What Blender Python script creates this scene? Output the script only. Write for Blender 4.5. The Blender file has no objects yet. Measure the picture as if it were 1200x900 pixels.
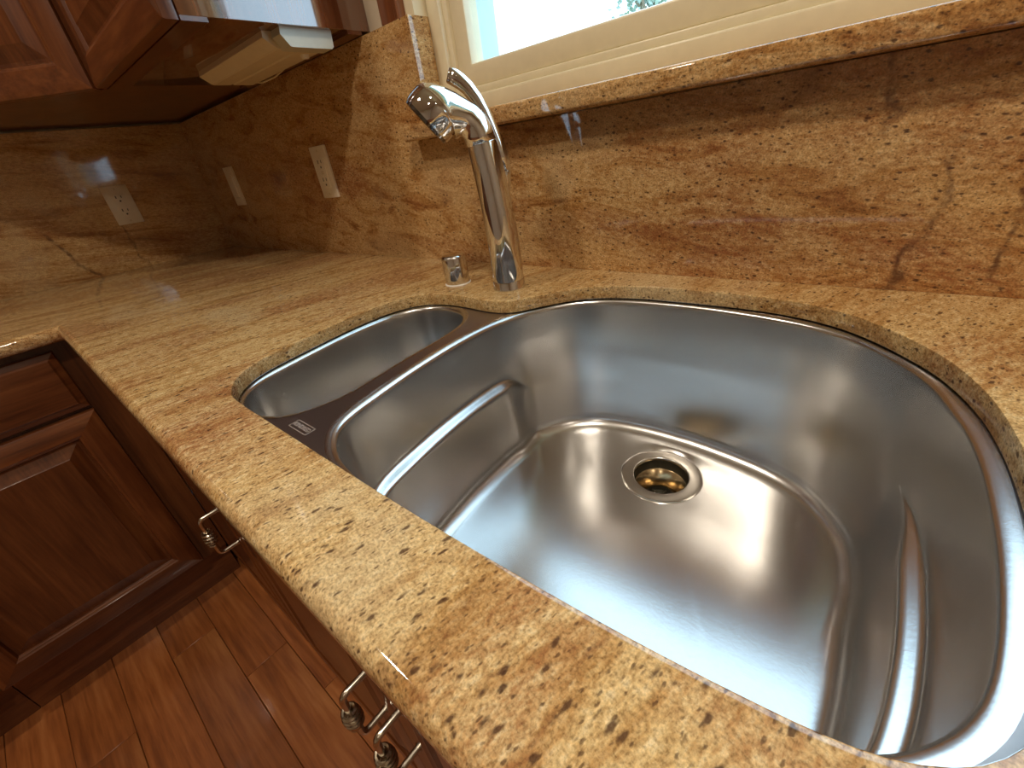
import bpy, bmesh, math, random
from mathutils import Matrix, Vector, noise as mnoise

# ------------------------------------------------------------------ camera, world, light, exposure
# Units are metres; the corner of the two granite backsplashes at the counter surface is the origin:
# x runs along the window wall, y points out through the window, z is up. The floor lies at FLOOR.
FLOOR = -0.85
CEIL = 1.45
H = 0.407            # underside of the wall cabinets / top of the backsplash
scene = bpy.context.scene
C = scene.collection
scene.view_settings.view_transform = 'Standard'
scene.view_settings.look = 'None'
scene.view_settings.gamma = 1.0
scene.view_settings.use_curve_mapping = False
scene.view_settings.exposure = 0.45
scene.cycles.max_bounces = 10
scene.cycles.diffuse_bounces = 5
scene.cycles.glossy_bounces = 6
scene.cycles.transparent_max_bounces = 8
scene.cycles.sample_clamp_indirect = 6.0
scene.cycles.caustics_reflective = False
scene.cycles.blur_glossy = 0.6

cam_data = bpy.data.cameras.new('camera')
cam_data.sensor_width = 36.0
cam_data.sensor_fit = 'HORIZONTAL'
cam_data.lens = 36.0 * 496.54 / 1200.0
cam_data.clip_start = 0.01
cam = bpy.data.objects.new('camera', cam_data)
C.objects.link(cam)
R = (Matrix.Rotation(0.750899, 4, 'Z') @ Matrix.Rotation(1.061314, 4, 'X') @ Matrix.Rotation(-0.149821, 4, 'Z'))
cam.matrix_world = Matrix.Translation((1.9274, -0.618645, 0.197188)) @ R
scene.camera = cam

world = bpy.data.worlds.new('overcast_sky')
scene.world = world
world.use_nodes = True
wbg = world.node_tree.nodes['Background']
wbg.inputs[0].default_value = (0.57, 0.79, 1.0, 1)
wbg.inputs[1].default_value = 3.0

LAMP_WATT = 240.0       # emission strength of a recessed ceiling lamp lens
LAMP_COL = (1.0, 0.87, 0.71, 1)

# ------------------------------------------------------------------ node helpers and materials
def new_mat(name):
    m = bpy.data.materials.new(name)
    m.use_nodes = True
    nt = m.node_tree
    return m, nt, nt.nodes['Principled BSDF']

def N(nt, typ, **kw):
    n = nt.nodes.new(typ)
    for k, v in kw.items():
        if k.startswith('i_'):
            key = k[2:]
            key = int(key) if key.isdigit() else key.replace('_', ' ')
            n.inputs[key].default_value = v
        else:
            setattr(n, k, v)
    return n

def ramp(nt, src, stops, interp='LINEAR'):
    r = nt.nodes.new('ShaderNodeValToRGB')
    r.color_ramp.interpolation = interp
    els = r.color_ramp.elements
    while len(els) < len(stops):
        els.new(0.5)
    for e, (p, c) in zip(els, stops):
        e.position = p
        e.color = c if len(c) == 4 else (*c, 1)
    nt.links.new(src, r.inputs[0])
    return r.outputs[0]

def mix(nt, fac, a, b, mode='MIX'):
    m = nt.nodes.new('ShaderNodeMix')
    m.data_type = 'RGBA'
    m.blend_type = mode
    for idx, v in ((0, fac), (6, a), (7, b)):
        if hasattr(v, 'type') and hasattr(v, 'is_linked'):
            nt.links.new(v, m.inputs[idx])
        else:
            m.inputs[idx].default_value = v if idx == 0 else (*v, 1) if len(v) == 3 else v
    return m.outputs[2]

def math_n(nt, op, a, b=None, clamp=False):
    m = nt.nodes.new('ShaderNodeMath')
    m.operation = op
    m.use_clamp = clamp
    for i, v in enumerate((a, b)):
        if v is None:
            continue
        if hasattr(v, 'is_linked'):
            nt.links.new(v, m.inputs[i])
        else:
            m.inputs[i].default_value = v
    return m.outputs[0]

def coords(nt, scale=(1, 1, 1), rot=(0, 0, 0), loc=(0, 0, 0)):
    tc = nt.nodes.new('ShaderNodeTexCoord')
    a = nt.nodes.new('ShaderNodeMapping')
    a.inputs['Rotation'].default_value = rot
    a.inputs['Location'].default_value = loc
    nt.links.new(tc.outputs['Object'], a.inputs['Vector'])
    b = nt.nodes.new('ShaderNodeMapping')
    b.inputs['Scale'].default_value = scale
    nt.links.new(a.outputs[0], b.inputs['Vector'])
    return b.outputs[0], a.outputs[0]

def tex(nt, vec, scale, detail=4, rough=0.55, dist=0.0):
    t = nt.nodes.new('ShaderNodeTexNoise')
    t.inputs['Scale'].default_value = scale
    t.inputs['Detail'].default_value = detail
    t.inputs['Roughness'].default_value = rough
    t.inputs['Distortion'].default_value = dist
    nt.links.new(vec, t.inputs['Vector'])
    return t.outputs['Fac']

def granite(name, along, rot, veins=None, loc=(0, 0, 0), speck=1.0, streak=0.5, tint=(1, 1, 1), sscale=1.0):
    """polished golden granite; 'along' is the per-axis squeeze that makes the streaks"""
    m, nt, b = new_mat(name)
    st, iso = coords(nt, along, rot, loc)
    half = tuple(math.sqrt(a) for a in along)
    st2, _ = coords(nt, half, rot, loc)
    fine = tex(nt, st2, 210, 4, 0.7, 0.3)
    band = tex(nt, st, 30, 6, 0.66, 0.9)
    broad = tex(nt, st, 7.0, 4, 0.6, 0.7)
    crystal = tex(nt, iso, 520, 2, 0.6)
    patch = tex(nt, iso, 4.2, 4, 0.6, 0.5)
    base = ramp(nt, fine, [(0.25, (0.27, 0.150, 0.060)), (0.42, (0.50, 0.325, 0.140)), (0.55, (0.63, 0.450, 0.220)), (0.75, (0.78, 0.64, 0.40))])
    bandc = ramp(nt, band, [(0.30, (0.36, 0.19, 0.09)), (0.42, (0.76, 0.60, 0.42)), (0.52, (1.0, 0.96, 0.88)), (0.75, (1.05, 1.04, 1.0))])
    c = mix(nt, streak, base, bandc, 'MULTIPLY')
    redf = ramp(nt, math_n(nt, 'ADD', math_n(nt, 'MULTIPLY', broad, 0.55), math_n(nt, 'MULTIPLY', patch, 0.45)), [(0.50, (0, 0, 0)), (0.60, (1, 1, 1))])
    redf = math_n(nt, 'MULTIPLY', math_n(nt, 'MULTIPLY', redf, ramp(nt, fine, [(0.35, (1, 1, 1)), (0.62, (0.35, 0.35, 0.35))])), 0.75)
    c = mix(nt, redf, c, (0.29, 0.105, 0.045))
    grey = ramp(nt, patch, [(0.34, (1, 1, 1)), (0.47, (0, 0, 0))])
    c = mix(nt, math_n(nt, 'MULTIPLY', grey, 0.4), c, (0.62, 0.50, 0.30))
    cr = ramp(nt, crystal, [(0.3, (0.48, 0.45, 0.42)), (0.5, (1, 1, 1)), (0.7, (1.36, 1.35, 1.32))])
    c = mix(nt, 0.8, c, cr, 'MULTIPLY')
    c = mix(nt, 1.0, c, tint, 'MULTIPLY')
    # dark garnet specks
    for sc_, th, keep, mult in ((150, 0.34, 1 - 0.30 * speck, 0.85), (330, 0.36, 1 - 0.34 * speck, 0.7), (80, 0.16, 1 - 0.05 * speck, 0.9)):
        v = nt.nodes.new('ShaderNodeTexVoronoi')
        sc_ = sc_ * sscale
        v.inputs['Scale'].default_value = sc_
        dn = nt.nodes.new('ShaderNodeMix')
        dn.data_type = 'VECTOR'
        dn.inputs[0].default_value = 0.5 / sc_
        nn = nt.nodes.new('ShaderNodeTexNoise')
        nn.inputs['Scale'].default_value = sc_ * 1.8
        nt.links.new(st2, nn.inputs['Vector'])
        nt.links.new(st2, dn.inputs[4])
        nt.links.new(nn.outputs['Color'], dn.inputs[5])
        nt.links.new(dn.outputs[1], v.inputs['Vector'])
        d = ramp(nt, v.outputs['Distance'], [(th * 0.5, (1, 1, 1)), (th, (0, 0, 0))])
        sep = nt.nodes.new('ShaderNodeSeparateColor')
        nt.links.new(v.outputs['Color'], sep.inputs[0])
        k = math_n(nt, 'GREATER_THAN', sep.outputs[0], keep)
        f = math_n(nt, 'MULTIPLY', math_n(nt, 'MULTIPLY', d, k), mult)
        c = mix(nt, f, c, (0.060, 0.024, 0.014))
    # long brown cracks healed with darker mineral
    if veins:
        axis, lst = veins
        tc = nt.nodes.new('ShaderNodeTexCoord')
        s = nt.nodes.new('ShaderNodeSeparateXYZ')
        nt.links.new(tc.outputs['Object'], s.inputs[0])
        wob = tex(nt, tc.outputs['Object'], 9, 4, 0.6)
        wob2 = tex(nt, tc.outputs['Object'], 45, 3, 0.6)
        for (u0, slope, z0, z1, w) in lst:
            u = math_n(nt, 'SUBTRACT', s.outputs[axis], u0)
            u = math_n(nt, 'SUBTRACT', u, math_n(nt, 'MULTIPLY', math_n(nt, 'SUBTRACT', s.outputs[2], z0), slope))
            u = math_n(nt, 'ADD', u, math_n(nt, 'MULTIPLY', math_n(nt, 'SUBTRACT', wob, 0.5), 0.10))
            u = math_n(nt, 'ABSOLUTE', u)
            g = nt.nodes.new('ShaderNodeMapRange')
            g.inputs[1].default_value = w * 0.25
            g.inputs[2].default_value = w
            g.inputs[3].default_value = 1
            g.inputs[4].default_value = 0
            nt.links.new(u, g.inputs[0])
            a = nt.nodes.new('ShaderNodeMapRange')
            a.inputs[1].default_value = z0 - 0.01
            a.inputs[2].default_value = z0 + 0.01
            nt.links.new(s.outputs[2], a.inputs[0])
            a2 = nt.nodes.new('ShaderNodeMapRange')
            a2.inputs[1].default_value = z1
            a2.inputs[2].default_value = z1 - 0.03
            nt.links.new(s.outputs[2], a2.inputs[0])
            f = math_n(nt, 'MULTIPLY', math_n(nt, 'MULTIPLY', g.outputs[0], a.outputs[0]), a2.outputs[0])
            f = math_n(nt, 'MULTIPLY', f, ramp(nt, wob2, [(0.38, (0.15, 0.15, 0.15)), (0.6, (0.8, 0.8, 0.8))]))
            c = mix(nt, f, c, (0.085, 0.03, 0.016))
    nt.links.new(c, b.inputs['Base Color'])
    b.inputs['Roughness'].default_value = 0.04
    b.inputs['Specular IOR Level'].default_value = 0.7
    bump = nt.nodes.new('ShaderNodeBump')
    bump.inputs['Strength'].default_value = 0.015
    bump.inputs['Distance'].default_value = 0.001
    nt.links.new(fine, bump.inputs['Height'])
    nt.links.new(bump.outputs[0], b.inputs['Normal'])
    return m

def wood(name, dark, mid, light, axis, rough=0.3, coat=0.4, scale=1.0, coat_rough=0.08, coat_ior=1.5):
    """lacquered wood with the grain along one axis"""
    m, nt, b = new_mat(name)
    al = [1.0, 1.0, 1.0]
    al[axis] = 0.07
    st, iso = coords(nt, tuple(al))
    g1 = tex(nt, st, 28 * scale, 5, 0.6, 0.8)
    g2 = tex(nt, st, 150 * scale, 4, 0.6, 0.2)
    g3 = tex(nt, iso, 5 * scale, 2, 0.5)
    f = math_n(nt, 'ADD', math_n(nt, 'ADD', math_n(nt, 'MULTIPLY', g1, 0.55), math_n(nt, 'MULTIPLY', g2, 0.25)), math_n(nt, 'MULTIPLY', g3, 0.2))
    c = ramp(nt, f, [(0.36, dark), (0.5, mid), (0.64, light)])
    info = nt.nodes.new('ShaderNodeObjectInfo')
    v = nt.nodes.new('ShaderNodeMapRange')
    v.inputs[3].default_value = 0.8
    v.inputs[4].default_value = 1.2
    nt.links.new(info.outputs['Random'], v.inputs[0])
    hsv = nt.nodes.new('ShaderNodeHueSaturation')
    nt.links.new(c, hsv.inputs['Color'])
    nt.links.new(v.outputs[0], hsv.inputs['Value'])
    nt.links.new(hsv.outputs[0], b.inputs['Base Color'])
    b.inputs['Roughness'].default_value = rough
    b.inputs['Coat Weight'].default_value = coat
    b.inputs['Coat Roughness'].default_value = coat_rough
    b.inputs['Coat IOR'].default_value = coat_ior
    bump = nt.nodes.new('ShaderNodeBump')
    bump.inputs['Strength'].default_value = 0.04
    bump.inputs['Distance'].default_value = 0.001
    nt.links.new(g2, bump.inputs['Height'])
    nt.links.new(bump.outputs[0], b.inputs['Normal'])
    return m

def plain(name, col, rough=0.5, metal=0.0, spec=0.5, emit=None, estr=0.0, grain=0.03):
    m, nt, b = new_mat(name)
    _, iso = coords(nt)
    g = tex(nt, iso, 60, 3, 0.5)
    k = ramp(nt, g, [(0.3, tuple(max(0, x * (1 - grain)) for x in col)), (0.7, tuple(min(1, x * (1 + grain)) for x in col))])
    nt.links.new(k, b.inputs['Base Color'])
    b.inputs['Roughness'].default_value = rough
    b.inputs['Metallic'].default_value = metal
    b.inputs['Specular IOR Level'].default_value = spec
    if emit:
        b.inputs['Emission Color'].default_value = emit
        b.inputs['Emission Strength'].default_value = estr
    return m

def steel(name, col, rough, scratch=True):
    m, nt, b = new_mat(name)
    _, iso = coords(nt)
    n2 = tex(nt, iso, 260, 3, 0.6)
    b.inputs['Roughness'].default_value = rough
    cc = ramp(nt, n2, [(0.3, tuple(x * 0.97 for x in col)), (0.7, col)])
    nt.links.new(cc, b.inputs['Base Color'])
    b.inputs['Metallic'].default_value = 1.0
    if scratch:
        w = nt.nodes.new('ShaderNodeTexVoronoi')
        w.feature = 'DISTANCE_TO_EDGE'
        w.inputs['Scale'].default_value = 30
        d, _ = coords(nt, (1, 1, 0.15), (0, 0, 0.6))
        nn = nt.nodes.new('ShaderNodeTexNoise')
        nn.inputs['Scale'].default_value = 9
        nn.inputs['Detail'].default_value = 5
        nt.links.new(d, nn.inputs['Vector'])
        mx = nt.nodes.new('ShaderNodeMix')
        mx.data_type = 'VECTOR'
        mx.inputs[0].default_value = 0.25
        nt.links.new(d, mx.inputs[4])
        nt.links.new(nn.outputs['Color'], mx.inputs[5])
        nt.links.new(mx.outputs[1], w.inputs['Vector'])
        e = ramp(nt, w.outputs['Distance'], [(0.0, (1, 1, 1)), (0.012, (0, 0, 0))])
        hgt = math_n(nt, 'ADD', math_n(nt, 'MULTIPLY', e, 0.25), n2)
        bump = nt.nodes.new('ShaderNodeBump')
        bump.inputs['Strength'].default_value = 0.05
        bump.inputs['Distance'].default_value = 0.001
        nt.links.new(hgt, bump.inputs['Height'])
        nt.links.new(bump.outputs[0], b.inputs['Normal'])
    return m

M = {}
M['granite_counter'] = granite('golden_granite_counter', (1.0, 0.2, 1.0), (0, 0, math.radians(14)), streak=0.8, speck=1.0, sscale=1.25)
M['granite_back'] = granite('golden_granite_window_wall', (0.30, 1.0, 1.0), (0, math.radians(-8), 0),
                            (0, [(1.945, 0.10, -0.02, 0.16, 0.006), (2.035, -0.16, 0.01, 0.2, 0.006), (1.90, 0.0, 0.16, 0.24, 0.005)]), (0.3, 0, 0.1), speck=1.0, streak=0.95, tint=(0.96, 0.89, 0.86), sscale=1.35)
M['granite_left'] = granite('golden_granite_side_wall', (1.0, 0.14, 1.0), (math.radians(8), 0, 0),
                            (1, [(-0.41, -0.55, 0.0, 0.16, 0.009), (-0.28, -0.1, 0.0, 0.15, 0.007)]), (0, 0.7, 0.4), speck=0.8, streak=1.0, tint=(1.0, 0.93, 0.88))
CH = ((0.055, 0.013, 0.004), (0.125, 0.037, 0.011), (0.21, 0.072, 0.022))
M['cherry_x'] = wood('cherry_wood_grain_x', *CH, 0)
M['cherry_y'] = wood('cherry_wood_grain_y', *CH, 1)
M['cherry_z'] = wood('cherry_wood_grain_z', *CH, 2)
M['cherry_gloss'] = wood('cherry_wood_polished_end', *CH, 2, rough=0.12, coat=1.0, coat_rough=0.04, coat_ior=2.2)
M['floor_wood'] = wood('hardwood_plank', (0.13, 0.034, 0.009), (0.33, 0.105, 0.028), (0.50, 0.20, 0.065), 0, rough=0.35, coat=0.25, scale=0.7)
M['dark_gap'] = plain('dark_toe_space', (0.03, 0.012, 0.008), 0.6)
M['steel'] = steel('brushed_stainless_steel', (0.66, 0.655, 0.645), 0.235)
M['steel_deck'] = steel('satin_stainless_deck', (0.42, 0.38, 0.37), 0.34)
M['steel_flange'] = steel('drain_flange_steel', (0.58, 0.55, 0.50), 0.22, False)
M['brass_dull'] = plain('tarnished_drain_metal', (0.48, 0.36, 0.20), 0.22, 1.0)
M['drain_dark'] = plain('dark_drain_wall', (0.05, 0.045, 0.03), 0.35, 0.3)
M['chrome'] = plain('polished_chrome', (0.82, 0.82, 0.83), 0.035, 1.0, grain=0.0)
M['chrome_dark'] = plain('dark_chrome_rim', (0.22, 0.22, 0.23), 0.12, 1.0, grain=0.0)  # darker metal of the spray face and its rim
M['nickel'] = plain('brushed_nickel_pull', (0.62, 0.56, 0.46), 0.22, 1.0)
M['etch'] = plain('etched_logo', (0.70, 0.62, 0.58), 0.45, 0.6)
M['white_plastic'] = plain('almond_plastic', (0.86, 0.80, 0.68), 0.3)
M['socket_dark'] = plain('socket_slot', (0.015, 0.012, 0.010), 0.5)
M['cream'] = plain('cream_vinyl', (0.78, 0.70, 0.50), 0.28)
M['ext_vinyl'] = plain('outside_vinyl', (0.55, 0.70, 0.78), 0.4)
M['fixture'] = plain('aged_white_fixture', (0.70, 0.62, 0.46), 0.4)
M['fixture_cap'] = plain('fixture_end_cap', (0.55, 0.55, 0.46), 0.4)
M['wall_paint'] = plain('beige_wall_paint', (0.66, 0.57, 0.43), 0.6)
M['ceiling'] = plain('white_ceiling_paint', (0.80, 0.77, 0.70), 0.7)
M['caulk'] = plain('white_caulk', (0.85, 0.82, 0.76), 0.5)
M['lamp'] = plain('lamp_lens', (0.9, 0.85, 0.75), 0.5, emit=LAMP_COL, estr=LAMP_WATT)
M['lamp_half'] = plain('lamp_lens_half', (0.9, 0.85, 0.75), 0.5, emit=LAMP_COL, estr=LAMP_WATT * 0.6)
M['lamp_dim'] = plain('lamp_lens_dimmed', (0.9, 0.85, 0.75), 0.5, emit=LAMP_COL, estr=LAMP_WATT * 0.2)
M['trim_white'] = plain('white_metal_trim', (0.8, 0.78, 0.72), 0.4)
M['leaf'] = plain('silver_green_leaf', (0.40, 0.50, 0.45), 0.5, grain=0.3)
M['bark'] = plain('grey_bark', (0.22, 0.17, 0.12), 0.8, grain=0.3)
M['grass'] = plain('lawn_ground', (0.30, 0.36, 0.18), 0.9, grain=0.3)

def glass_mat():
    m = bpy.data.materials.new('window_glass')
    m.use_nodes = True
    nt = m.node_tree
    nt.nodes.clear()
    out = nt.nodes.new('ShaderNodeOutputMaterial')
    t = nt.nodes.new('ShaderNodeBsdfTransparent')
    t.inputs[0].default_value = (0.96, 0.98, 0.97, 1)
    g = nt.nodes.new('ShaderNodeBsdfGlossy')
    g.inputs['Roughness'].default_value = 0.02
    f = nt.nodes.new('ShaderNodeFresnel')
    f.inputs[0].default_value = 1.45
    mx = nt.nodes.new('ShaderNodeMixShader')
    geo = nt.nodes.new('ShaderNodeNewGeometry')
    front = math_n(nt, 'SUBTRACT', 1.0, geo.outputs['Backfacing'])
    nt.links.new(math_n(nt, 'MULTIPLY', f.outputs[0], front), mx.inputs[0])   # a ray that leaves the pane is not reflected back
    nt.links.new(t.outputs[0], mx.inputs[1])
    nt.links.new(g.outputs[0], mx.inputs[2])
    nt.links.new(mx.outputs[0], out.inputs[0])
    return m
M['glass'] = glass_mat()

# ------------------------------------------------------------------ object helpers
def thing(name, label, cat, loc=(0, 0, 0), group=None):
    o = bpy.data.objects.new(name, None)
    o.empty_display_size = 0.05
    o.location = loc
    C.objects.link(o)
    o['label'] = label
    o['category'] = cat
    if group:
        o['group'] = group
    return o

def tag(o, label, cat, group=None):
    o['label'] = label
    o['category'] = cat
    if group:
        o['group'] = group
    return o

def world_loc(p):
    v = Vector(p.location)
    while p.parent:
        p = p.parent
        v = v + Vector(p.location)
    return v

def attach(o, parent):
    if parent is not None:
        o.parent = parent
        # only things that are Empties carry a location; parts are modelled in place
        o.location = -world_loc(parent) if parent.type == 'EMPTY' else (0, 0, 0)
    return o

def link_bm(name, bm, mat, parent=None, smooth=False, label=None, angle=None):
    me = bpy.data.meshes.new(name)
    bmesh.ops.recalc_face_normals(bm, faces=bm.faces)
    bm.to_mesh(me)
    bm.free()
    me.materials.append(M[mat] if isinstance(mat, str) else mat)
    if smooth:
        me.shade_smooth()
        if angle:
            me.set_sharp_from_angle(angle=math.radians(angle))
    o = bpy.data.objects.new(name, me)
    C.objects.link(o)
    attach(o, parent)
    if label:
        o['label'] = label
    return o

def struct(o):
    o['kind'] = 'structure'
    return o

def box_bm(x0, x1, y0, y1, z0, z1, bevel=0.0, seg=2, bm=None):
    bm = bm or bmesh.new()
    ret = bmesh.ops.create_cube(bm, size=1)
    vs = ret['verts']
    for v in vs:
        v.co = Vector((x0 + (v.co.x + .5) * (x1 - x0), y0 + (v.co.y + .5) * (y1 - y0), z0 + (v.co.z + .5) * (z1 - z0)))
    if bevel:
        es = {e for v in vs for e in v.link_edges}
        bmesh.ops.bevel(bm, geom=list(es), offset=bevel, segments=seg, profile=0.6, affect='EDGES')
    return bm

def box(name, x0, x1, y0, y1, z0, z1, mat, parent=None, bevel=0.0, label=None, seg=2):
    return link_bm(name, box_bm(x0, x1, y0, y1, z0, z1, bevel, seg), mat, parent, smooth=bevel > 0, label=label, angle=40 if bevel else None)

def loft(bm, rings, cap0=True, cap1=True, closed=True):
    """rings: lists of equal length of points"""
    vr = [[bm.verts.new(p) for p in r] for r in rings]
    n = len(rings[0])
    for a, b in zip(vr[:-1], vr[1:]):
        for i in range(n if closed else n - 1):
            j = (i + 1) % n
            try:
                bm.faces.new((a[i], a[j], b[j], b[i]))
            except ValueError:
                pass
    if cap0:
        bm.faces.new(list(reversed(vr[0])))
    if cap1:
        bm.faces.new(vr[-1])
    return vr

def circle(c, a, b, n=32):
    c, a, b = Vector(c), Vector(a), Vector(b)
    return [c + a * math.cos(2 * math.pi * i / n) + b * math.sin(2 * math.pi * i / n) for i in range(n)]

def lathe(bm, center, prof, n=40, cap0=True, cap1=True):
    cx, cy = center
    return loft(bm, [circle((cx, cy, z), (r, 0, 0), (0, r, 0), n) for r, z in prof], cap0, cap1)

def tube(bm, pts, r, n=10, cap=True):
    pts = [Vector(p) for p in pts]
    rings = []
    ref = None
    for i, p in enumerate(pts):
        d = (pts[min(i + 1, len(pts) - 1)] - pts[max(i - 1, 0)]).normalized()
        if ref is None:
            ref = d.orthogonal().normalized()
        a = (ref - d * ref.dot(d)).normalized()
        ref = a
        b = d.cross(a)
        rr = r[i] if isinstance(r, (list, tuple)) else r
        rings.append(circle(p, a * rr, b * rr, n))
    loft(bm, rings, cap, cap)

def rounded_path(pts, rad, seg=6):
    pts = [Vector(p) for p in pts]
    out = [pts[0]]
    for a, b, c in zip(pts[:-2], pts[1:-1], pts[2:]):
        p = b + (a - b).normalized() * rad
        q = b + (c - b).normalized() * rad
        for i in range(seg + 1):
            t = i / seg
            out.append((1 - t) ** 2 * p + 2 * t * (1 - t) * b + t * t * q)
    out.append(pts[-1])
    return out

def smooth_closed(pts, it=2):
    pts = [Vector((x, y)) for x, y in pts]
    for _ in range(it):
        out = []
        for i, p in enumerate(pts):
            q = pts[(i + 1) % len(pts)]
            out += [p * 0.75 + q * 0.25, p * 0.25 + q * 0.75]
        pts = out
    return pts

def resample(pts, n):
    m = len(pts)
    L = [0.0]
    for i in range(m):
        L.append(L[-1] + (pts[(i + 1) % m] - pts[i]).length)
    out = []
    k = 0
    for i in range(n):
        s = L[-1] * i / n
        while L[k + 1] < s:
            k += 1
        t = (s - L[k]) / max(1e-9, L[k + 1] - L[k])
        out.append(pts[k % m].lerp(pts[(k + 1) % m], t))
    return out

def area2(pts):
    return sum(pts[i].x * pts[(i + 1) % len(pts)].y - pts[(i + 1) % len(pts)].x * pts[i].y for i in range(len(pts)))

def normals_in(pts):
    """unit normals that point into a closed 2-D loop"""
    s = 1 if area2(pts) > 0 else -1
    out = []
    for i in range(len(pts)):
        t = pts[(i + 2) % len(pts)] - pts[i - 2]
        t.normalize()
        out.append(Vector((-t.y, t.x)) * s)
    return out

def fill_holes(bm, loops):
    """flat face between closed loops of existing vertices"""
    es = []
    for lp in loops:
        for i in range(len(lp)):
            a, b = lp[i], lp[(i + 1) % len(lp)]
            e = bm.edges.get((a, b)) or bm.edges.new((a, b))
            es.append(e)
    bmesh.ops.triangle_fill(bm, use_beauty=True, use_dissolve=False, edges=es)

# ------------------------------------------------------------------ the room shell
XR, YF = 4.2, -3.6
WX0, WX1, WZ0, WZ1 = 1.236, 2.55, 0.226, 1.00      # window opening

def wall_with_opening():
    bm = bmesh.new()
    y0, y1 = 0.0205, 0.17
    for (a, b, c, d) in ((-0.15, WX0 - 0.022, FLOOR, CEIL), (WX1 + 0.022, XR + 0.15, FLOOR, CEIL),
                         (WX0 - 0.022, WX1 + 0.022, FLOOR, WZ0), (WX0 - 0.022, WX1 + 0.022, WZ1, CEIL)):
        box_bm(a, b, y0, y1, c, d, bm=bm)
    return bm
struct(link_bm('wall_back', wall_with_opening(), 'wall_paint'))
struct(box('wall_left', -0.15, -0.0205, YF, 0.02, FLOOR, CEIL, 'wall_paint'))
struct(box('wall_right', XR, XR + 0.15, YF, 0.02, FLOOR, CEIL, 'wall_paint'))
struct(box('wall_front', -0.15, XR + 0.15, YF - 0.15, YF, FLOOR, CEIL, 'wall_paint'))
struct(box('ceiling', -0.15, XR + 0.15, YF - 0.15, 0.17, CEIL, CEIL + 0.1, 'ceiling'))
floor = struct(box('floor', -0.15, XR + 0.15, YF - 0.15, 0.17, FLOOR - 0.1, FLOOR - 0.012, 'dark_gap'))
# hardwood planks, laid along x, each its own board
rnd = random.Random(5)
PW = 0.104
plank_meshes = {}
def plank(x0, x1, y0):
    L = round(x1 - x0, 3)
    if L not in plank_meshes:
        o = box('plank', -L / 2 + 0.0004, L / 2 - 0.0004, 0.0004, PW - 0.0004, -0.012, 0.0, 'floor_wood', None, 0.0012, seg=1)
        plank_meshes[L] = o.data
    else:
        o = bpy.data.objects.new('plank', plank_meshes[L])
        C.objects.link(o)
    o.parent = floor
    o.location = ((x0 + x1) / 2, y0, FLOOR)
row_x = {0: 0.962, 1: 0.738}
for r in range(-1, 28):
    y0 = -0.687 - r * PW
    if y0 < YF:
        break
    x = 0.45
    first = {0: 0.51, 1: 0.29, 2: 0.73, 3: 0.41}.get(r, rnd.choice((0.3, 0.5, 0.7)))
    segs = [first]
    while x + sum(segs) < XR - 0.05:
        segs.append(min(rnd.choice((0.6, 0.75, 0.9)), XR - x - sum(segs)))
    for s in segs:
        plank(x, x + s, y0)
        x += s

# granite backsplashes
def poly_prism(name, pts, axis, a0, a1, mat, parent=None, bevel=0.0, label=None):
    """2-D outline pushed along an axis; pts are the two remaining coordinates in x,y,z order"""
    bm = bmesh.new()
    def P(u, v, w):
        c = [u, v]
        c.insert(axis, w)
        return Vector(c)
    loft(bm, [[P(u, v, a0) for u, v in pts], [P(u, v, a1) for u, v in pts]])
    if bevel:
        bmesh.ops.recalc_face_normals(bm, faces=bm.faces)
        bmesh.ops.bevel(bm, geom=list(bm.edges), offset=bevel, segments=5, profile=0.5, affect='EDGES')
    return link_bm(name, bm, mat, parent, smooth=bevel > 0, label=label, angle=35 if bevel else None)

bs = poly_prism('backsplash', [(0.0, 0.0), (3.4, 0.0), (3.4, WZ0 - 0.0005), (WX0, WZ0 - 0.0005), (WX0, H - 0.001), (0.0, H - 0.001)], 1, 0.0, 0.02, 'granite_back')
tag(bs, 'speckled brown-gold granite backsplash below the window sill, behind the faucet', 'backsplash')
bl = poly_prism('backsplash', [(-2.6, 0.0), (0.02, 0.0), (0.02, H - 0.001), (-2.6, H - 0.001)], 0, -0.02, 0.0, 'granite_left')
tag(bl, 'polished granite backsplash with two thin cracks, behind the duplex outlet plate', 'backsplash')

# ------------------------------------------------------------------ window
win = struct(bpy.data.objects.new('window_1', None))
win.location = ((WX0 + WX1) / 2, 0.08, WZ0)
C.objects.link(win)
poly_prism('window_sill', [(1.200, -0.034), (2.60, -0.034), (2.60, 0.0), (WX1, 0.0), (WX1, 0.165), (WX0, 0.165), (WX0, 0.0), (1.200, 0.0)],
           2, WZ0, 0.252, 'granite_back', win, 0.0055, 'speckled granite window sill')
for s, xa, xb in (('l', WX0 - 0.022, WX0), ('r', WX1, WX1 + 0.022)):
    poly_prism('jamb_lining', [(xa, 0.02 if s == 'l' else 0.0), (xb, 0.02 if s == 'l' else 0.0), (xb, 0.165), (xa, 0.165)], 2, WZ0, WZ1, 'cream', win)
poly_prism('stone_return', [(WX0 - 0.0, -0.0), (WX0 + 0.004, -0.0), (WX0 + 0.004, 0.047), (WX0 - 0.0, 0.047)], 2, 0.252, H, 'granite_counter', win, 0.0008, 'pale granite end face beside the window frame')
box('jamb_lining', WX0, WX1, 0.0, 0.165, WZ1 - 0.02, WZ1, 'cream', win)

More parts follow.
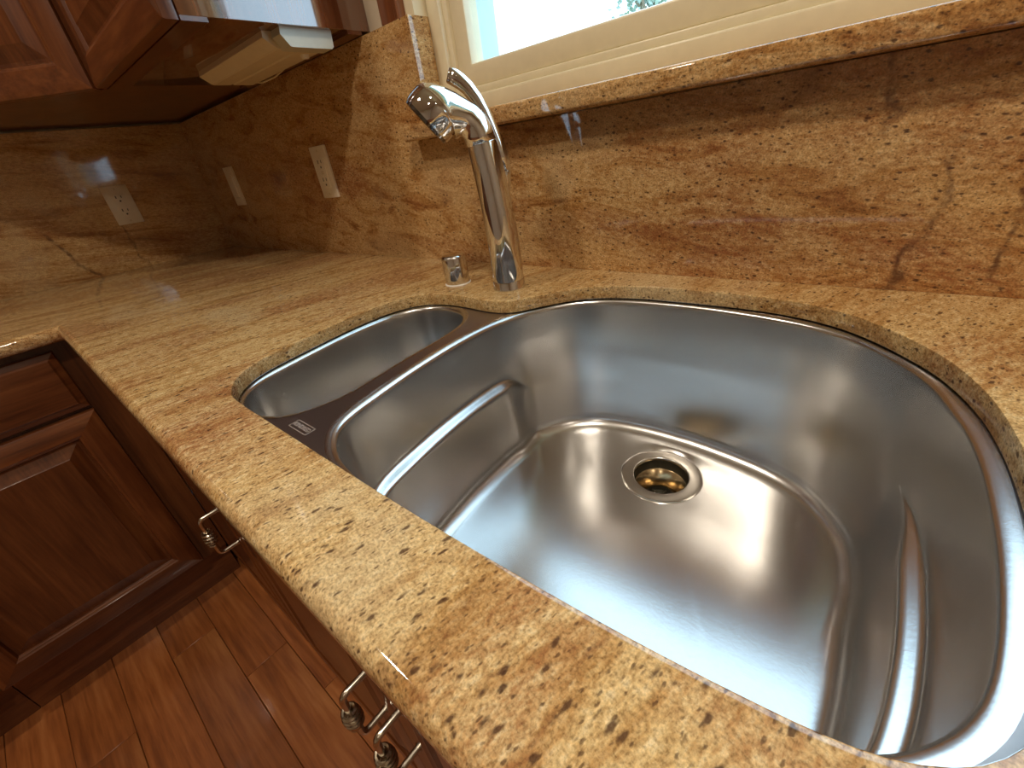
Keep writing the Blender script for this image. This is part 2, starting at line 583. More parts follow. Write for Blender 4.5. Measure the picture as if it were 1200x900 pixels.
def frame_bm(x0, x1, z0, z1, w, y0, y1, bevel):
    bm = bmesh.new()
    prof = [(0, y1), (0, y0 + bevel), (bevel * 0.3, y0 + bevel * 0.3), (bevel, y0), (w - bevel, y0), (w - bevel * 0.3, y0 + bevel * 0.3), (w, y0 + bevel), (w, y1)]
    rings = [[Vector((x0 + i, y, z0 + i)), Vector((x1 - i, y, z0 + i)), Vector((x1 - i, y, z1 - i)), Vector((x0 + i, y, z1 - i))] for i, y in prof]
    loft(bm, rings + [rings[0]], False, False)
    bmesh.ops.remove_doubles(bm, verts=bm.verts, dist=1e-6)
    return bm
fx0, fx1, fz0, fz1 = WX0 + 0.001, WX1 - 0.001, 0.2525, WZ1 - 0.02
link_bm('window_frame', frame_bm(fx0, fx1, fz0, fz1, 0.030, 0.047, 0.10, 0.004), 'cream', win, True, angle=30)
link_bm('window_stop', frame_bm(fx0 + 0.028, fx1 - 0.028, fz0 + 0.030, fz1 - 0.03, 0.012, 0.056, 0.10, 0.003), 'cream', win, True, angle=30)
link_bm('sash', frame_bm(fx0 + 0.040, fx1 - 0.040, fz0 + 0.042, fz1 - 0.042, 0.034, 0.062, 0.095, 0.005), 'cream', win, True, angle=30)
link_bm('outer_frame', frame_bm(fx0, fx1, fz0 - 0.0, fz1, 0.055, 0.1005, 0.165, 0.003), 'ext_vinyl', win, True, angle=30)
box('pane', fx0 + 0.070, fx1 - 0.070, 0.076, 0.080, fz0 + 0.072, fz1 - 0.072, 'glass', win)
# dark wood casing standing on the stone left of the window
def casing_bm(x0, x1, z0, z1):
    bm = bmesh.new()
    w = x1 - x0
    prof = [(0, 0.02), (0, 0.004), (0.06, 0.001), (0.14, 0.0), (0.22, 0.004), (0.26, 0.008), (0.32, 0.009), (0.62, 0.011), (0.70, 0.008), (0.78, 0.009), (0.86, 0.004), (0.95, 0.003), (1.0, 0.006), (1.0, 0.02)]
    loft(bm, [[Vector((x0 + u * w, y, z)) for u, y in prof] for z in (z0, z1)])
    return bm
struct(link_bm('trim_1', casing_bm(1.166, 1.214, H, 0.9995), 'cherry_z', None, True, angle=30))['label'] = 'dark wood casing left of the window'
struct(link_bm('trim_2', casing_bm(WX1 + 0.022, WX1 + 0.07, WZ0, 0.9995), 'cherry_z', None, True, angle=30))
struct(box('trim_3', 1.166, WX1 + 0.07, 0.002, 0.02, WZ1 + 0.0005, WZ1 + 0.06, 'cherry_x', None, 0.003))

# ------------------------------------------------------------------ countertop with sink cut-out
D1, D2 = 0.595, 0.688
CUT = [(1.43, -.521), (1.405, -.516), (1.378, -.503), (1.359, -.485), (1.345, -.461), (1.338, -.431), (1.332, -.388), (1.325, -.336),
       (1.322, -.284), (1.327, -.235), (1.347, -.196), (1.384, -.178), (1.433, -.175), (1.483, -.179), (1.515, -.177), (1.535, -.166),
       (1.550, -.145), (1.574, -.113), (1.597, -.09), (1.625, -.072), (1.682, -.058), (1.739, -.056), (1.791, -.056), (1.839, -.059),
       (1.869, -.065), (1.898, -.075), (1.923, -.089), (1.947, -.110), (1.968, -.134), (1.986, -.158), (1.998, -.181), (2.008, -.208),
       (2.014, -.230), (2.019, -.26), (2.022, -.29), (2.024, -.34), (2.024, -.39), (2.02, -.43), (2.011, -.461), (1.998, -.484),
       (1.982, -.498), (1.96, -.508), (1.91, -.514), (1.85, -.518), (1.75, -.521), (1.65, -.5215), (1.55, -.521)]
def counter_bm():
    bm = bmesh.new()
    r, t, te = 0.012, 0.019, 0.030
    prof = [(r + 0.003, 0.0), (r, 0.0)]
    for k in range(1, 7):
        a = math.pi / 2 * k / 6
        prof.append((r - r * math.sin(a), -r + r * math.cos(a)))
    for k in range(0, 7):
        a = math.pi / 2 * k / 6
        prof.append((r - r * math.cos(a), -(te - r) - r * math.sin(a)))
    prof += [(0.045, -te), (0.045, -t)]
    YE, XE = -2.6, 3.4
    rows = []
    for i, z in prof:
        rows.append([bm.verts.new(p) for p in (Vector((D2 - i, YE, z)), Vector((D2 - i, -D1 + i, z)), Vector((XE, -D1 + i, z)))])
    for a, b in zip(rows[:-1], rows[1:]):
        for j in range(2):
            bm.faces.new((a[j], a[j + 1], b[j + 1], b[j]))
    cut = resample(smooth_closed(CUT, 2), 220)
    nin = normals_in(cut)
    loops = []
    for off, z in ((0.0040, 0.0), (0.0018, 0.0), (0.0005, -0.0005), (0.0, -0.0018), (0.0, -t + 0.001), (0.0008, -t)):
        loops.append([bm.verts.new((p.x - n.x * off, p.y - n.y * off, z)) for p, n in zip(cut, nin)])
    for a, b in zip(loops[:-1], loops[1:]):
        for i in range(len(a)):
            j = (i + 1) % len(a)
            bm.faces.new((a[i], a[j], b[j], b[i]))
    for z, row, lp in ((0.0, rows[0], loops[0]), (-t, rows[-1], loops[-1])):
        back = [bm.verts.new(p) for p in ((XE, -0.0003, z), (0.0003, -0.0003, z), (0.0003, YE, z))]
        fill_holes(bm, [row + back, lp])
    return bm
ct = link_bm('countertop', counter_bm(), 'granite_counter', None, True, angle=28)
tag(ct, 'L-shaped golden granite countertop with rounded front edge and sink cut-out', 'countertop')

# ------------------------------------------------------------------ sink
ZD = -0.0195          # level of the steel deck under the stone
MAIN = [(1.527, -.345), (1.523, -.270), (1.526, -.215), (1.535, -.178), (1.549, -.149), (1.573, -.114), (1.606, -.086), (1.645, -.070), (1.703, -.061),
        (1.762, -.060), (1.795, -.062), (1.844, -.068), (1.888, -.078), (1.926, -.096), (1.950, -.118), (1.972, -.145), (1.988, -.173), (1.998, -.209),
        (2.006, -.238), (2.011, -.282), (2.012, -.34), (2.011, -.372), (2.008, -.41), (2.003, -.440), (1.995, -.462), (1.982, -.481),
        (1.965, -.497), (1.93, -.506), (1.86, -.511), (1.75, -.513), (1.66, -.511), (1.610, -.506), (1.579, -.495), (1.556, -.477), (1.544, -.45), (1.536, -.404)]
SMALL = [(1.43, -.512), (1.400, -.509), (1.379, -.500), (1.360, -.483), (1.347, -.455), (1.340, -.418), (1.330, -.345), (1.327, -.291), (1.331, -.240), (1.350, -.204),
         (1.379, -.186), (1.416, -.184), (1.447, -.194), (1.469, -.215), (1.480, -.242), (1.486, -.292), (1.489, -.343), (1.494, -.39), (1.498, -.42), (1.497, -.445),
         (1.490, -.470), (1.480, -.490), (1.462, -.504)]
DRAIN = (1.757, -0.152)
def sstep(a, b, x):
    t = min(1, max(0, (x - a) / (b - a)))
    return t * t * (3 - 2 * t)

def bowl_bm(outline, n, depth, drain, hole, ledge, fil):
    bm = bmesh.new()
    pts = resample(smooth_closed(outline, 2), n)
    nin = normals_in(pts)
    def mask(p):
        if not ledge:
            return 0.0
        if p.x < 1.66:
            return sstep(-.160, -.225, p.y) * sstep(1.62, 1.555, p.x)
        return sstep(-.17, -.30, p.y) * sstep(1.93, 1.985, p.x)
    ms = [mask(p) for p in pts]
    prof = [(-.0105, ZD, 0), (-.0065, ZD - .0004, 0), (-.0028, ZD - .0015, 0), (-.0006, ZD - .0035, 0), (0, ZD - .0065, 0), (.0006, ZD - .012, 0)]
    if ledge:
        prof += [(.0028, -.104, 0), (.003, -.110, 0.03), (.003, -.1135, .12), (.003, -.1155, .35), (.003, -.1165, .62), (.003, -.118, .84), (.003, -.121, .96), (.003, -.127, 1)]
    zb = -depth
    d0 = 0.006
    prof += [(d0 - .001, zb + fil + 0.02, 1), (d0, zb + fil, 1)]
    for k in range(1, 8):
        a = math.pi / 2 * k / 7
        prof.append((d0 + fil * (1 - math.cos(a)), zb + fil - fil * math.sin(a), 1))
    rings = []
    for d, z, m in prof:
        lg = ledge and -.128 < z < -.109
        rings.append([Vector((p.x + q.x * (d + .016 * m * w), p.y + q.y * (d + .016 * m * w), z - (.030 * (1 - w) ** 2 if lg and p.x < 1.66 else 0))) for p, q, w in zip(pts, nin, ms)])
    last = rings[-1]
    c = Vector((drain[0], drain[1], 0))
    target = []
    for p in last:
        a = math.atan2(p.y - c.y, p.x - c.x)
        target.append(Vector((c.x + hole * math.cos(a), c.y + hole * math.sin(a), zb - 0.005)))
    K = 12
    for k in range(1, K + 1):
        t = k / K
        rings.append([Vector((p.x + (q.x - p.x) * t, p.y + (q.y - p.y) * t, zb - 0.005 * (t ** 1.5))) for p, q in zip(last, target)])
    loft(bm, rings, False, False)
    return bm, rings[0]

sink = thing('kitchen_sink', 'double-bowl stainless steel undermount sink set under the granite countertop', 'sink', (1.70, -0.30, ZD))
bm_main, ring_main = bowl_bm(MAIN, 260, 0.240, DRAIN, 0.0545, True, 0.024)
bm_small, ring_small = bowl_bm(SMALL, 160, 0.170, (1.41, -0.34), 0.0545, False, 0.03)
link_bm('main_bowl', bm_main, 'steel', sink, True, 'large D-shaped bowl with side ledges')
link_bm('small_bowl', bm_small, 'steel', sink, True, 'small oblong side bowl')
def deck_bm():
    bm = bmesh.new()
    cut = resample(smooth_closed(CUT, 2), 160)
    nin = normals_in(cut)
    outer = [bm.verts.new((p.x - q.x * .016, p.y - q.y * .016, ZD)) for p, q in zip(cut, nin)]
    a = [bm.verts.new(p) for p in ring_main]
    b = [bm.verts.new(p) for p in ring_small]
    fill_holes(bm, [outer, a, b])
    return bm
link_bm('deck', deck_bm(), 'steel_deck', sink, False, 'flat satin steel rim and divider between the bowls')

def drain(cx, cy, zt, parent):
    bm = bmesh.new()
    lathe(bm, (cx, cy), [(.0372, zt - .030), (.0372, zt - .001), (.0380, zt + .0006), (.0395, zt + .001), (.052, zt + .0008), (.0565, zt + .0003), (.0575, zt - .001)], 48, False, False)
    f = link_bm('drain_flange', bm, 'steel_flange', parent, True, 'round steel drain flange', 50)
    bm = bmesh.new()
    lathe(bm, (cx, cy), [(.0365, zt - .0035), (.0365, zt - .019), (.0350, zt - .021)], 48, False, False)
    link_bm('drain_throat', bm, 'drain_dark', f, True)
    bm = bmesh.new()
    lathe(bm, (cx, cy), [(.0362, zt - .019), (.0345, zt - .0205), (.0215, zt - .038), (.0210, zt - .041)], 48, False, False)
    link_bm('drain_cup', bm, 'brass_dull', f, True, 'tarnished conical drain cup', 50)
    bm = bmesh.new()
    lathe(bm, (cx, cy), [(.0212, zt - .041), (.0205, zt - .048), (.006, zt - .050), (.005, zt - .044), (.002, zt - .043)], 32, False, True)
    for k in range(3):
        a = k * math.pi / 3 + 0.4
        d = Vector((math.cos(a), math.sin(a), 0))
        tube(bm, [Vector((cx, cy, zt - .046)) - d * .020, Vector((cx, cy, zt - .046)) + d * .020], .0016, 6)
    link_bm('drain_strainer', bm, 'drain_dark', f, True, None, 40)
drain(DRAIN[0], DRAIN[1], -.245, sink)
drain(1.41, -0.34, -.175, sink)
# etched maker's mark on the divider
def logo():
    bm = bmesh.new()
    x0, x1, y0, y1 = 1.505, 1.5395, -.5042, -.4925
    w = .0006
    for a in ((x0, x1, y0, y0 + w), (x0, x1, y1 - w, y1), (x0, x0 + w, y0, y1), (x1 - w, x1, y0, y1)):
        box_bm(a[0], a[1], a[2], a[3], ZD, ZD + .0002, bm=bm)
    o = link_bm('logo_frame', bm, 'etch', sink, False, 'thin etched rectangle of the maker mark')
    cu = bpy.data.curves.new('logo_text', 'FONT')
    cu.body = 'KINDRED'
    cu.size = .0072
    cu.align_x = 'CENTER'
    cu.align_y = 'CENTER'
    cu.extrude = .0001
    cu.resolution_u = 2
    t = bpy.data.objects.new('logo_text', cu)
    me = bpy.data.meshes.new_from_object(t)
    bpy.data.objects.remove(t)
    me.transform(Matrix.Translation(((x0 + x1) / 2, (y0 + y1) / 2, ZD + .0002)))
    me.materials.clear()
    me.materials.append(M['etch'])
    tx = bpy.data.objects.new('logo_text', me)
    C.objects.link(tx)
    attach(tx, o)
logo()

# ------------------------------------------------------------------ faucet and its neighbour
FX, FY = 1.484, -.115
FH = Vector((-.69, -.72, 0)).normalized()      # the way the swivelled spout points
FN = Vector((-FH.y, FH.x, 0))
fa = thing('kitchen_faucet', 'polished chrome pull-out kitchen faucet with lever handle behind the sink', 'faucet', (FX, FY, 0))
def fr(h, z, dh, dz, r, n=36, rw=None, off=0.0):
    """ring in the spout's plane: centre (h, z), axis (dh, dz); off moves it to the side"""
    d = (FH * dh + Vector((0, 0, dz))).normalized()
    w = FN
    u = d.cross(w)
    return circle(Vector((FX, FY, z)) + FH * h + FN * off, w * (rw or r), u * r, n)
bm = bmesh.new()
lathe(bm, (FX, FY), [(.0262, 0.0), (.0262, .0025), (.0256, .004), (.0256, .0125), (.0250, .0135)], 40)
link_bm('base_ring', bm, 'chrome', fa, True, None, 40)
bm = bmesh.new()
loft(bm, [fr(0, .0137, 0, 1, .0247), fr(0, .03, 0, 1, .0247), fr(.0005, .085, .03, 1, .0242), fr(.003, .125, .08, 1, .0232),
          fr(.0065, .165, .10, 1, .0222), fr(.0105, .198, .12, 1, .0214), fr(.0113, .204, .14, 1, .0208)])
link_bm('body', bm, 'chrome', fa, True, 'tapered chrome column', 40)
bm = bmesh.new()
loft(bm, [fr(.0113, .2035, .15, 1, .0200), fr(.0117, .2055, .16, 1, .0212), fr(.0145, .2165, .35, 1, .0212), fr(.0185, .225, .7, 1, .0210), fr(.0245, .232, 1, .8, .0208), fr(.0320, .2345, 1, .5, .0235),
          fr(.0405, .2395, 1, .2, .0265), fr(.0475, .2440, 1, -.08, .0298), fr(.0535, .2490, 1, -.38, .0325), fr(.0575, .2525, .85, -.55, .0330), fr(.0600, .2520, .8, -.6, .0344), fr(.0630, .2502, .8, -.6, .0350),
          fr(.0760, .2405, .8, -.6, .0348), fr(.0785, .2386, .8, -.6, .0340)])
head = link_bm('spray_head', bm, 'chrome', fa, True, 'chrome pull-out spray head', 32)
bm = bmesh.new()
loft(bm, [fr(.0780, .2390, .8, -.6, .0332), fr(.0815, .2364, .8, -.6, .0326), fr(.0825, .2356, .8, -.6, .029)])
link_bm('spray_face', bm, 'chrome_dark', head, True, 'dark spray face', 40)
LO = -.019
bm = bmesh.new()
loft(bm, [fr(-.0075, .105, -.02, 1, .0060, 20, None, LO), fr(-.0125, .130, -.02, 1, .0080, 20, None, LO), fr(-.0160, .150, 0, 1, .0086, 20, None, LO), fr(-.0168, .1605, 0, 1, .0088, 20, None, LO)])
link_bm('lever_stem', bm, 'chrome', fa, True, None, 40)
bm = bmesh.new()
loft(bm, [fr(-.0168, .1600, 0, 1, .0094, 20, None, LO), fr(-.0170, .1650, 0, 1, .0096, 20, None, LO), fr(-.0170, .1665, 0, 1, .0088, 20, None, LO)])
link_bm('lever_collar', bm, 'chrome', fa, True, None, 40)
bm = bmesh.new()
lv = [(-.0168, .1662, 0, 1, .0080, .0085), (-.0160, .175, 0, 1, .0092, .0105), (-.0140, .188, .14, 1, .0098, .0118), (-.0100, .204, .25, 1, .0092, .0115), (-.0050, .222, .32, 1, .0082, .0105),
      (.0010, .240, .42, 1, .0076, .0098), (.0085, .256, .6, 1, .0074, .0094), (.0180, .270, .85, 1, .0076, .0094), (.0260, .278, 1, .75, .0080, .0096), (.0320, .2825, 1, .6, .0084, .0098), (.0400, .2872, 1, .5, .0080, .0094), (.0410, .2877, 1, .5, .0070, .0084)]
loft(bm, [fr(h, z, dh, dz, r * 1.2, 24, rx * 1.2, LO) for h, z, dh, dz, r, rx in lv])
link_bm('lever', bm, 'chrome', fa, True, 'curved chrome lever handle', 50)

cap = thing('air_gap_cap', 'small chrome cylinder cap standing on the counter beside the faucet', 'air gap', (1.373, -.122, 0))
bm = bmesh.new()
lathe(bm, (1.373, -.122), [(.0226, 0.0), (.0226, .0012), (.0214, .0022)], 36)
link_bm('caulk_ring', bm, 'caulk', cap, True, 'white caulk ring', 40)
bm = bmesh.new()
lathe(bm, (1.373, -.122), [(.0212, .0018), (.0212, .043), (.0204, .0468), (.0182, .0490), (.012, .0502), (.004, .0505)], 36)
link_bm('cap_body', bm, 'chrome', cap, True, None, 50)

# ------------------------------------------------------------------ outlet and switch plates
def plate(name, label, cat, wall, u, z, kind):
    """wall 'b' lies in y=0 and faces -y, wall 'l' lies in x=0 and faces +x"""
    loc = (u, 0, z) if wall == 'b' else (0, u, z)
    t = thing(name, label, cat, loc)
    def bx(nm, du0, du1, dz0, dz1, d0, d1, mat, bev=0.0, par=t):
        if wall == 'b':
            return box(nm, u + du0, u + du1, -d1, -d0, z + dz0, z + dz1, mat, par, bev)
        return box(nm, d0, d1, u + du0, u + du1, z + dz0, z + dz1, mat, par, bev)
    bx('cover_plate', -.035, .035, -.0572, .0572, 0.0, .006, 'white_plastic', .0022)
    for s in (-1, 1):
        bm = bmesh.new()
        zc = z + s * .0475
        if wall == 'b':
            loft(bm, [circle((u, -.0055, zc), (.003, 0, 0), (0, 0, .003), 12), circle((u, -.0068, zc), (.0026, 0, 0), (0, 0, .0026), 12)])
        else:
            loft(bm, [circle((.0055, u, zc), (0, .003, 0), (0, 0, .003), 12), circle((.0068, u, zc), (0, .0026, 0), (0, 0, .0026), 12)])
        link_bm('screw', bm, 'fixture', t, True, None, 40)
    if kind == 'rocker':
        bx('rocker', -.0165, .0165, -.033, .033, .0055, .0085, 'white_plastic', .0012)
        bx('rocker_gap', -.0172, .0172, -.0338, -.0333, .0055, .0064, 'socket_dark')
        return t
    body = bx('receptacle', -.0165, .0165, -.033, .033, .0055, .0080, 'white_plastic', .0010)
    for s in (-1, 1):
        zc = s * .0195
        bx('slot', -.0085, -.0058, zc + .0005, zc + .0085, .0079, .0083, 'socket_dark', 0, body)
        bx('slot', .0058, .0080, zc + .0012, zc + .0078, .0079, .0083, 'socket_dark', 0, body)
        bm = bmesh.new()
        if wall == 'b':
            loft(bm, [circle((u, -.0079, z + zc - .0075), (.0026, 0, 0), (0, 0, .0026), 10), circle((u, -.0083, z + zc - .0075), (.0026, 0, 0), (0, 0, .0026), 10)])
        else:
            loft(bm, [circle((.0079, u, z + zc - .0075), (0, .0026, 0), (0, 0, .0026), 10), circle((.0083, u, z + zc - .0075), (0, .0026, 0), (0, 0, .0026), 10)])
        link_bm('ground_hole', bm, 'socket_dark', body)
    if kind == 'gfci':
        bx('button', -.006, .006, -.0035, -.0005, .0079, .0088, 'fixture', .0004, body)
        bx('button', -.006, .006, .0005, .0035, .0079, .0088, 'fixture', .0004, body)
    return t
plate('outlet_plate', 'almond wall plate with two grounded sockets on the side wall under the corner cabinet', 'outlet', 'l', -.263, .1927, 'duplex')
plate('light_switch', 'almond rocker switch plate on the window wall next to the corner', 'switch', 'b', .256, .197, 'rocker')
plate('outlet_plate', 'almond outlet plate on the window wall between the rocker switch and the faucet', 'outlet', 'b', .835, .198, 'gfci')

# ------------------------------------------------------------------ cabinets
def frame3(o, u, v, n):
    o, u, v, n = Vector(o), Vector(u), Vector(v), Vector(n)
    return lambda a, b, c: o + u * a + v * b + n * c

def rect_rings(bm, F, w, h, prof, cap0, cap1):
    rings = [[F(i, i, d), F(w - i, i, d), F(w - i, h - i, d), F(i, h - i, d)] for i, d in prof]
    loft(bm, rings, cap0, cap1)

def raised_door(name, F, w, h, mat, rmat, parent, label=None, stile=0.05, t=0.02):
    """raised panel held by two mitred stiles and two rails"""
    bm = bmesh.new()
    s = stile + .002
    rect_rings(bm, F, w, h, [(s, 0.002), (s, t - .010), (s + .007, t - .0095), (s + .030, t - .0022), (s + .033, t - .0005)], True, True)
    d = link_bm(name, bm, mat, parent, True, label, 12)
    prof = [(0, 0), (0, t - .004), (.0012, t - .0012), (.004, t), (stile - .006, t), (stile - .003, t - .0022), (stile, t - .003), (stile + .003, t - .009), (stile + .004, 0)]
    rings = [[F(i, i, q), F(w - i, i, q), F(w - i, h - i, q), F(i, h - i, q)] for i, q in prof]
    for k, (nm, m_) in enumerate((('rail', rmat), ('stile', mat), ('rail', rmat), ('stile', mat))):
        bm = bmesh.new()
        loft(bm, [[r[k] for r in rings], [r[(k + 1) % 4] for r in rings]], True, True)
        link_bm(nm, bm, m_, d, True, None, 25)
    return d

def wire_pull(F, cx, cz, parent):
    """vertical wire pull with a coil wrapped round its middle"""
    L, D, r = .090, .034, .0043
    bm = bmesh.new()
    pts = rounded_path([F(cx, cz - L / 2, 0), F(cx, cz - L / 2, D), F(cx, cz + L / 2, D), F(cx, cz + L / 2, 0)], .010, 6)
    tube(bm, pts, r, 10)
    coil = []
    for i in range(0, 5 * 16 + 1):
        a = 2 * math.pi * i / 16
        rr = .0074 + .0026 * math.sin(math.pi * i / 80)
        coil.append(F(cx + rr * math.cos(a), cz - .017 + .034 * i / 80, D + rr * math.sin(a)))
    tube(bm, coil, .0023, 6)
    for s in (-1, 1):
        tube(bm, [F(cx, cz + s * L / 2, 0), F(cx, cz + s * L / 2, .002)], .0055, 10)
    return link_bm('handle', bm, 'nickel', parent, True, 'wire pull handle with coiled grip', 50)

CB = -.71      # underside of the base cabinets
# --- base cabinets along the side wall
def base_side(y0, y1, label):
    """cabinet against the x=0 wall, front faces +x; y0 > y1"""
    t = thing('base_cabinet', label, 'cabinet', (.32, (y0 + y1) / 2, FLOOR), 'base cabinets')
    box('carcass', .0005, .633, y1 + .001, y0 - .001, CB, -.0305, 'cherry_z', t)
    box('toe_kick', .45, .585, y1 + .001, y0 - .001, FLOOR, CB - .0005, 'cherry_y', t)
    w = (y0 - .062 if y0 > -.7 else y0 - .006) - (y1 + .006)
    ys = y1 + .006
    F = frame3((.633, ys, -.184), (0, 1, 0), (0, 0, 1), (1, 0, 0))
    bm = bmesh.new()
    rect_rings(bm, F, w, .134, [(0, 0), (0, .010), (.002, .013), (.012, .0165), (.016, .020)], True, True)
    link_bm('drawer_front', bm, 'cherry_y', t, True, None, 12)
    F = frame3((.633, ys, -.70), (0, 1, 0), (0, 0, 1), (1, 0, 0))
    raised_door('door', F, w, .508, 'cherry_z', 'cherry_y', t)
    return t
base_side(-.558, -1.035, 'dark cherry base cabinet with drawer and raised-panel door under the side counter')
base_side(-1.035, -1.55, 'dark cherry base cabinet under the side counter, second from the corner')
base_side(-1.55, -2.07, 'dark cherry base cabinet under the side counter, third from the corner')
base_side(-2.07, -2.59, 'dark cherry base cabinet under the open end of the side counter')

# --- base cabinets along the window wall, front faces -y
def base_window(x0, x1, label, doors, pulls):
    t = thing('base_cabinet', label, 'cabinet', ((x0 + x1) / 2, -.3, FLOOR), 'base cabinets')
    yf = -.540
    box('side_panel', x0 + .001, x0 + .018, yf, -.003, CB, -.0305, 'cherry_z', t)
    box('side_panel', x1 - .018, x1 - .001, yf, -.003, CB, -.0305, 'cherry_z', t)
    box('bottom_panel', x0 + .018, x1 - .018, yf, -.003, CB, CB + .018, 'cherry_x', t)
    box('back_panel', x0 + .018, x1 - .018, -.009, -.003, CB + .018, -.0305, 'cherry_x', t)
    box('toe_kick', x0 + .001, x1 - .001, -.48, -.462, FLOOR, CB - .0005, 'cherry_x', t)
    box('top_rail', x0 + .018, x1 - .018, yf, yf + .018, -.075, -.0305, 'cherry_x', t)
    for (a, b), px in zip(doors, pulls):
        F = frame3((a, yf, -.700), (1, 0, 0), (0, 0, 1), (0, -1, 0))
        d = raised_door('door', F, b - a, .655, 'cherry_z', 'cherry_x', t)
        if px:
            F2 = frame3((0, yf - .02, 0), (1, 0, 0), (0, 0, 1), (0, -1, 0))
            wire_pull(F2, px, -.375, d)
    return t
base_window(.656, 1.150, 'dark cherry base cabinet left of the sink with one wire pull handle', [(.70, 1.145)], [1.065])
base_window(1.152, 2.050, 'dark cherry sink base cabinet with a pair of doors and two wire pulls', [(1.157, 1.594), (1.598, 2.045)], [1.562, 1.630])
base_window(2.052, 2.65, 'dark cherry base cabinet right of the sink base', [(2.057, 2.645)], [None])
base_window(2.652, 3.395, 'dark cherry base cabinet under the far end of the window counter', [(2.657, 3.39)], [None])

# --- wall cabinets
UT = 1.25
wc = thing('wall_cabinet', 'cherry wall cabinet with glossy end panel beside the window', 'cabinet', (.86, -.15, H))
box('carcass', .612, 1.108, -.298, .0195, H + .006, UT, 'cherry_gloss', wc, .0008)
box('bottom_rail', .612, 1.108, -.298, -.262, H, H + .006, 'cherry_x', wc)
box('bottom_rail', .612, 1.108, -.030, .0, H, H + .006, 'cherry_x', wc)
F = frame3((.6205, -.301, H), (1, 0, 0), (0, 0, 1), (0, -1, 0))
raised_door('door', F, .4885, UT - H, 'cherry_z', 'cherry_x', wc)
cc = thing('wall_cabinet', 'cherry corner wall cabinet with diagonal raised-panel door above the granite corner', 'cabinet', (.25, -.25, H))
poly_prism('carcass', [(-.0195, .0195), (.6115, .0195), (.6115, -.300), (.300, -.6115), (-.0195, -.6115)], 2, H + .006, UT, 'cherry_z', cc)
q = math.sqrt(.5)
poly_prism('bottom_rail', [(.6115, -.300), (.300, -.6115), (.300 - .02, -.6115), (.6115, -.28)], 2, H, H + .006, 'cherry_x', cc)
F = frame3((.300 + q * .002 + q * .012, -.6115 - q * .002 + q * .012, H), (q, q, 0), (0, 0, 1), (q, -q, 0))
raised_door('door', F, .4405 - .024, UT - H, 'cherry_z', 'cherry_x', cc)
sc2 = thing('wall_cabinet', 'cherry wall cabinet on the side wall past the corner cabinet', 'cabinet', (.15, -.85, H))
box('carcass', -.0195, .298, -1.10, -.613, H + .006, UT, 'cherry_z', sc2)
F = frame3((.301, -1.095, H), (0, 1, 0), (0, 0, 1), (1, 0, 0))
raised_door('door', F, .472, UT - H, 'cherry_z', 'cherry_y', sc2)

# --- under-cabinet light (switched off)
ul = thing('under_cabinet_light', 'cream under-cabinet light fixture mounted below the glossy-ended wall cabinet', 'light fixture', (.93, -.11, H))
HB = H + .006
bm = bmesh.new()
sec = [(-.166, HB), (-.168, H - .003), (-.166, H - .005), (-.150, H - .016), (-.146, H - .0175), (-.112, H - .0175), (-.110, H - .0155), (-.106, H - .0155), (-.104, H - .0175), (-.064, H - .0175), (-.060, H - .014), (-.060, HB)]
loft(bm, [[Vector((x, y, z)) for y, z in sec] for x in (.755, 1.066)])
link_bm('housing', bm, 'fixture', ul)
bm = bmesh.new()
sec2 = [(-.150, HB), (-.152, H - .004), (-.140, H - .0195), (-.136, H - .0205), (-.062, H - .0205), (-.058, H - .017), (-.056, HB)]
loft(bm, [[Vector((x, y, z)) for y, z in sec2] for x in (1.064, 1.096)])
link_bm('end_cap', bm, 'fixture_cap', ul, False, 'greyish end cap')
bm = bmesh.new()
lathe(bm, (1.035, -.083), [(.0075, H - .0170), (.0075, H - .0215), (.006, H - .0235), (.003, H - .024)], 20)
link_bm('switch_knob', bm, 'trim_white', ul, True, 'small white switch knob', 40)
bm = bmesh.new()
tube(bm, [(.755, -.075, H - .006), (.745, -.062, H - .010), (.765, -.045, H - .014), (.82, -.038, H - .012), (.875, -.040, H - .006), (.90, -.042, HB)], .0022, 8)
link_bm('power_cord', bm, 'fixture', ul, True, 'thin cream cord')

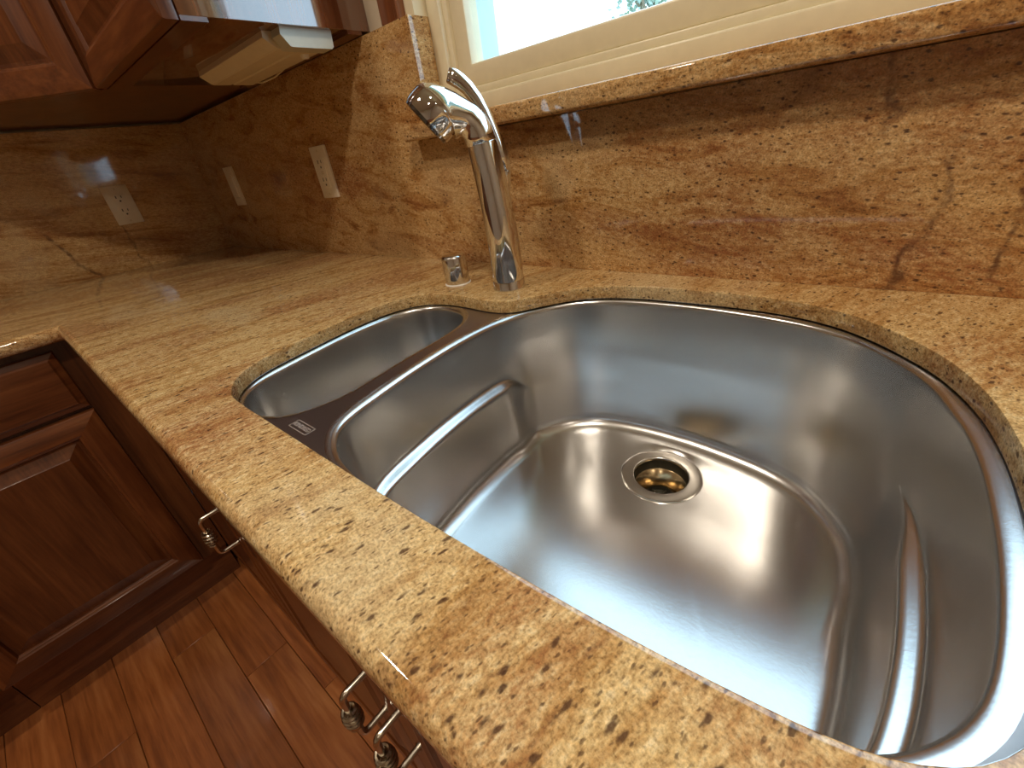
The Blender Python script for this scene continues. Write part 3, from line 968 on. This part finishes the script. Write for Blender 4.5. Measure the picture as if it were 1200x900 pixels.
# ------------------------------------------------------------------ recessed ceiling lamps
def can(x, y, label, mat='lamp'):
    t = thing('recessed_light', label, 'ceiling light', (x, y, CEIL), 'recessed ceiling lights')
    bm = bmesh.new()
    lathe(bm, (x, y), [(.066, CEIL), (.085, CEIL - .004), (.088, CEIL)], 32, False, False)
    link_bm('trim_ring', bm, 'trim_white', t, True)
    bm = bmesh.new()
    loft(bm, [circle((x, y, CEIL - .0015), (.066, 0, 0), (0, .066, 0), 32)], False, True)
    link_bm('lens', bm, mat, t)
can(2.10, -.78, 'round recessed ceiling lamp above the sink')
for x, y, where in ((1.05, -1.10, 'near the side counter'), (2.5, -2.0, 'in the middle of the kitchen ceiling'), (3.4, -1.2, 'beyond the sink, toward the bare wall')):
    can(x, y, 'round dimmed recessed ceiling lamp ' + where, 'lamp_half' if y == -1.10 else 'lamp_dim')

# ------------------------------------------------------------------ outside the window
struct(box('ground', -8, 12, 0.6, 24, -1.6, -1.5, 'grass'))
def tree(x, y, h, crown, seed):
    rn = random.Random(seed)
    t = thing('garden_tree', 'leafy garden tree seen pale through the window', 'tree', (x, y, -1.5))
    bm = bmesh.new()
    tube(bm, [(x, y, -1.5), (x + .05, y, -.2), (x - .04, y + .05, h * .55), (x, y, h)], [.12, .09, .06, .02], 10)
    for k in range(9):
        a = k * 2.4
        z0 = h * (.25 + .06 * k)
        e = Vector((x + math.cos(a) * crown * .8, y + math.sin(a) * crown * .8, z0 + .5))
        tube(bm, [(x, y, z0), e], [.035, .008], 6)
    link_bm('trunk', bm, 'bark', t, True)
    vs, fs = [], []
    for i in range(2200):
        while True:
            p = Vector((rn.uniform(-1, 1), rn.uniform(-1, 1), rn.uniform(-1, 1)))
            if p.length < 1:
                break
        p = p * (0.55 + 0.45 * rn.random())
        c = Vector((x + p.x * crown, y + p.y * crown, h * .72 + p.z * crown * 1.1))
        d = Vector((rn.gauss(0, 1), rn.gauss(0, 1), rn.gauss(0, .6))).normalized()
        s = d.orthogonal().normalized()
        L, W = rn.uniform(.05, .09), rn.uniform(.015, .028)
        k = len(vs)
        vs += [c, c + d * L * .5 + s * W, c + d * L, c + d * L * .5 - s * W]
        fs.append((k, k + 1, k + 2, k + 3))
    me = bpy.data.meshes.new('foliage')
    me.from_pydata([tuple(v) for v in vs], [], fs)
    me.materials.append(M['leaf'])
    o = bpy.data.objects.new('foliage', me)
    C.objects.link(o)
    o['kind'] = 'stuff'
    attach(o, t)
tree(-0.45, 5.0, 2.35, 0.62, 3)
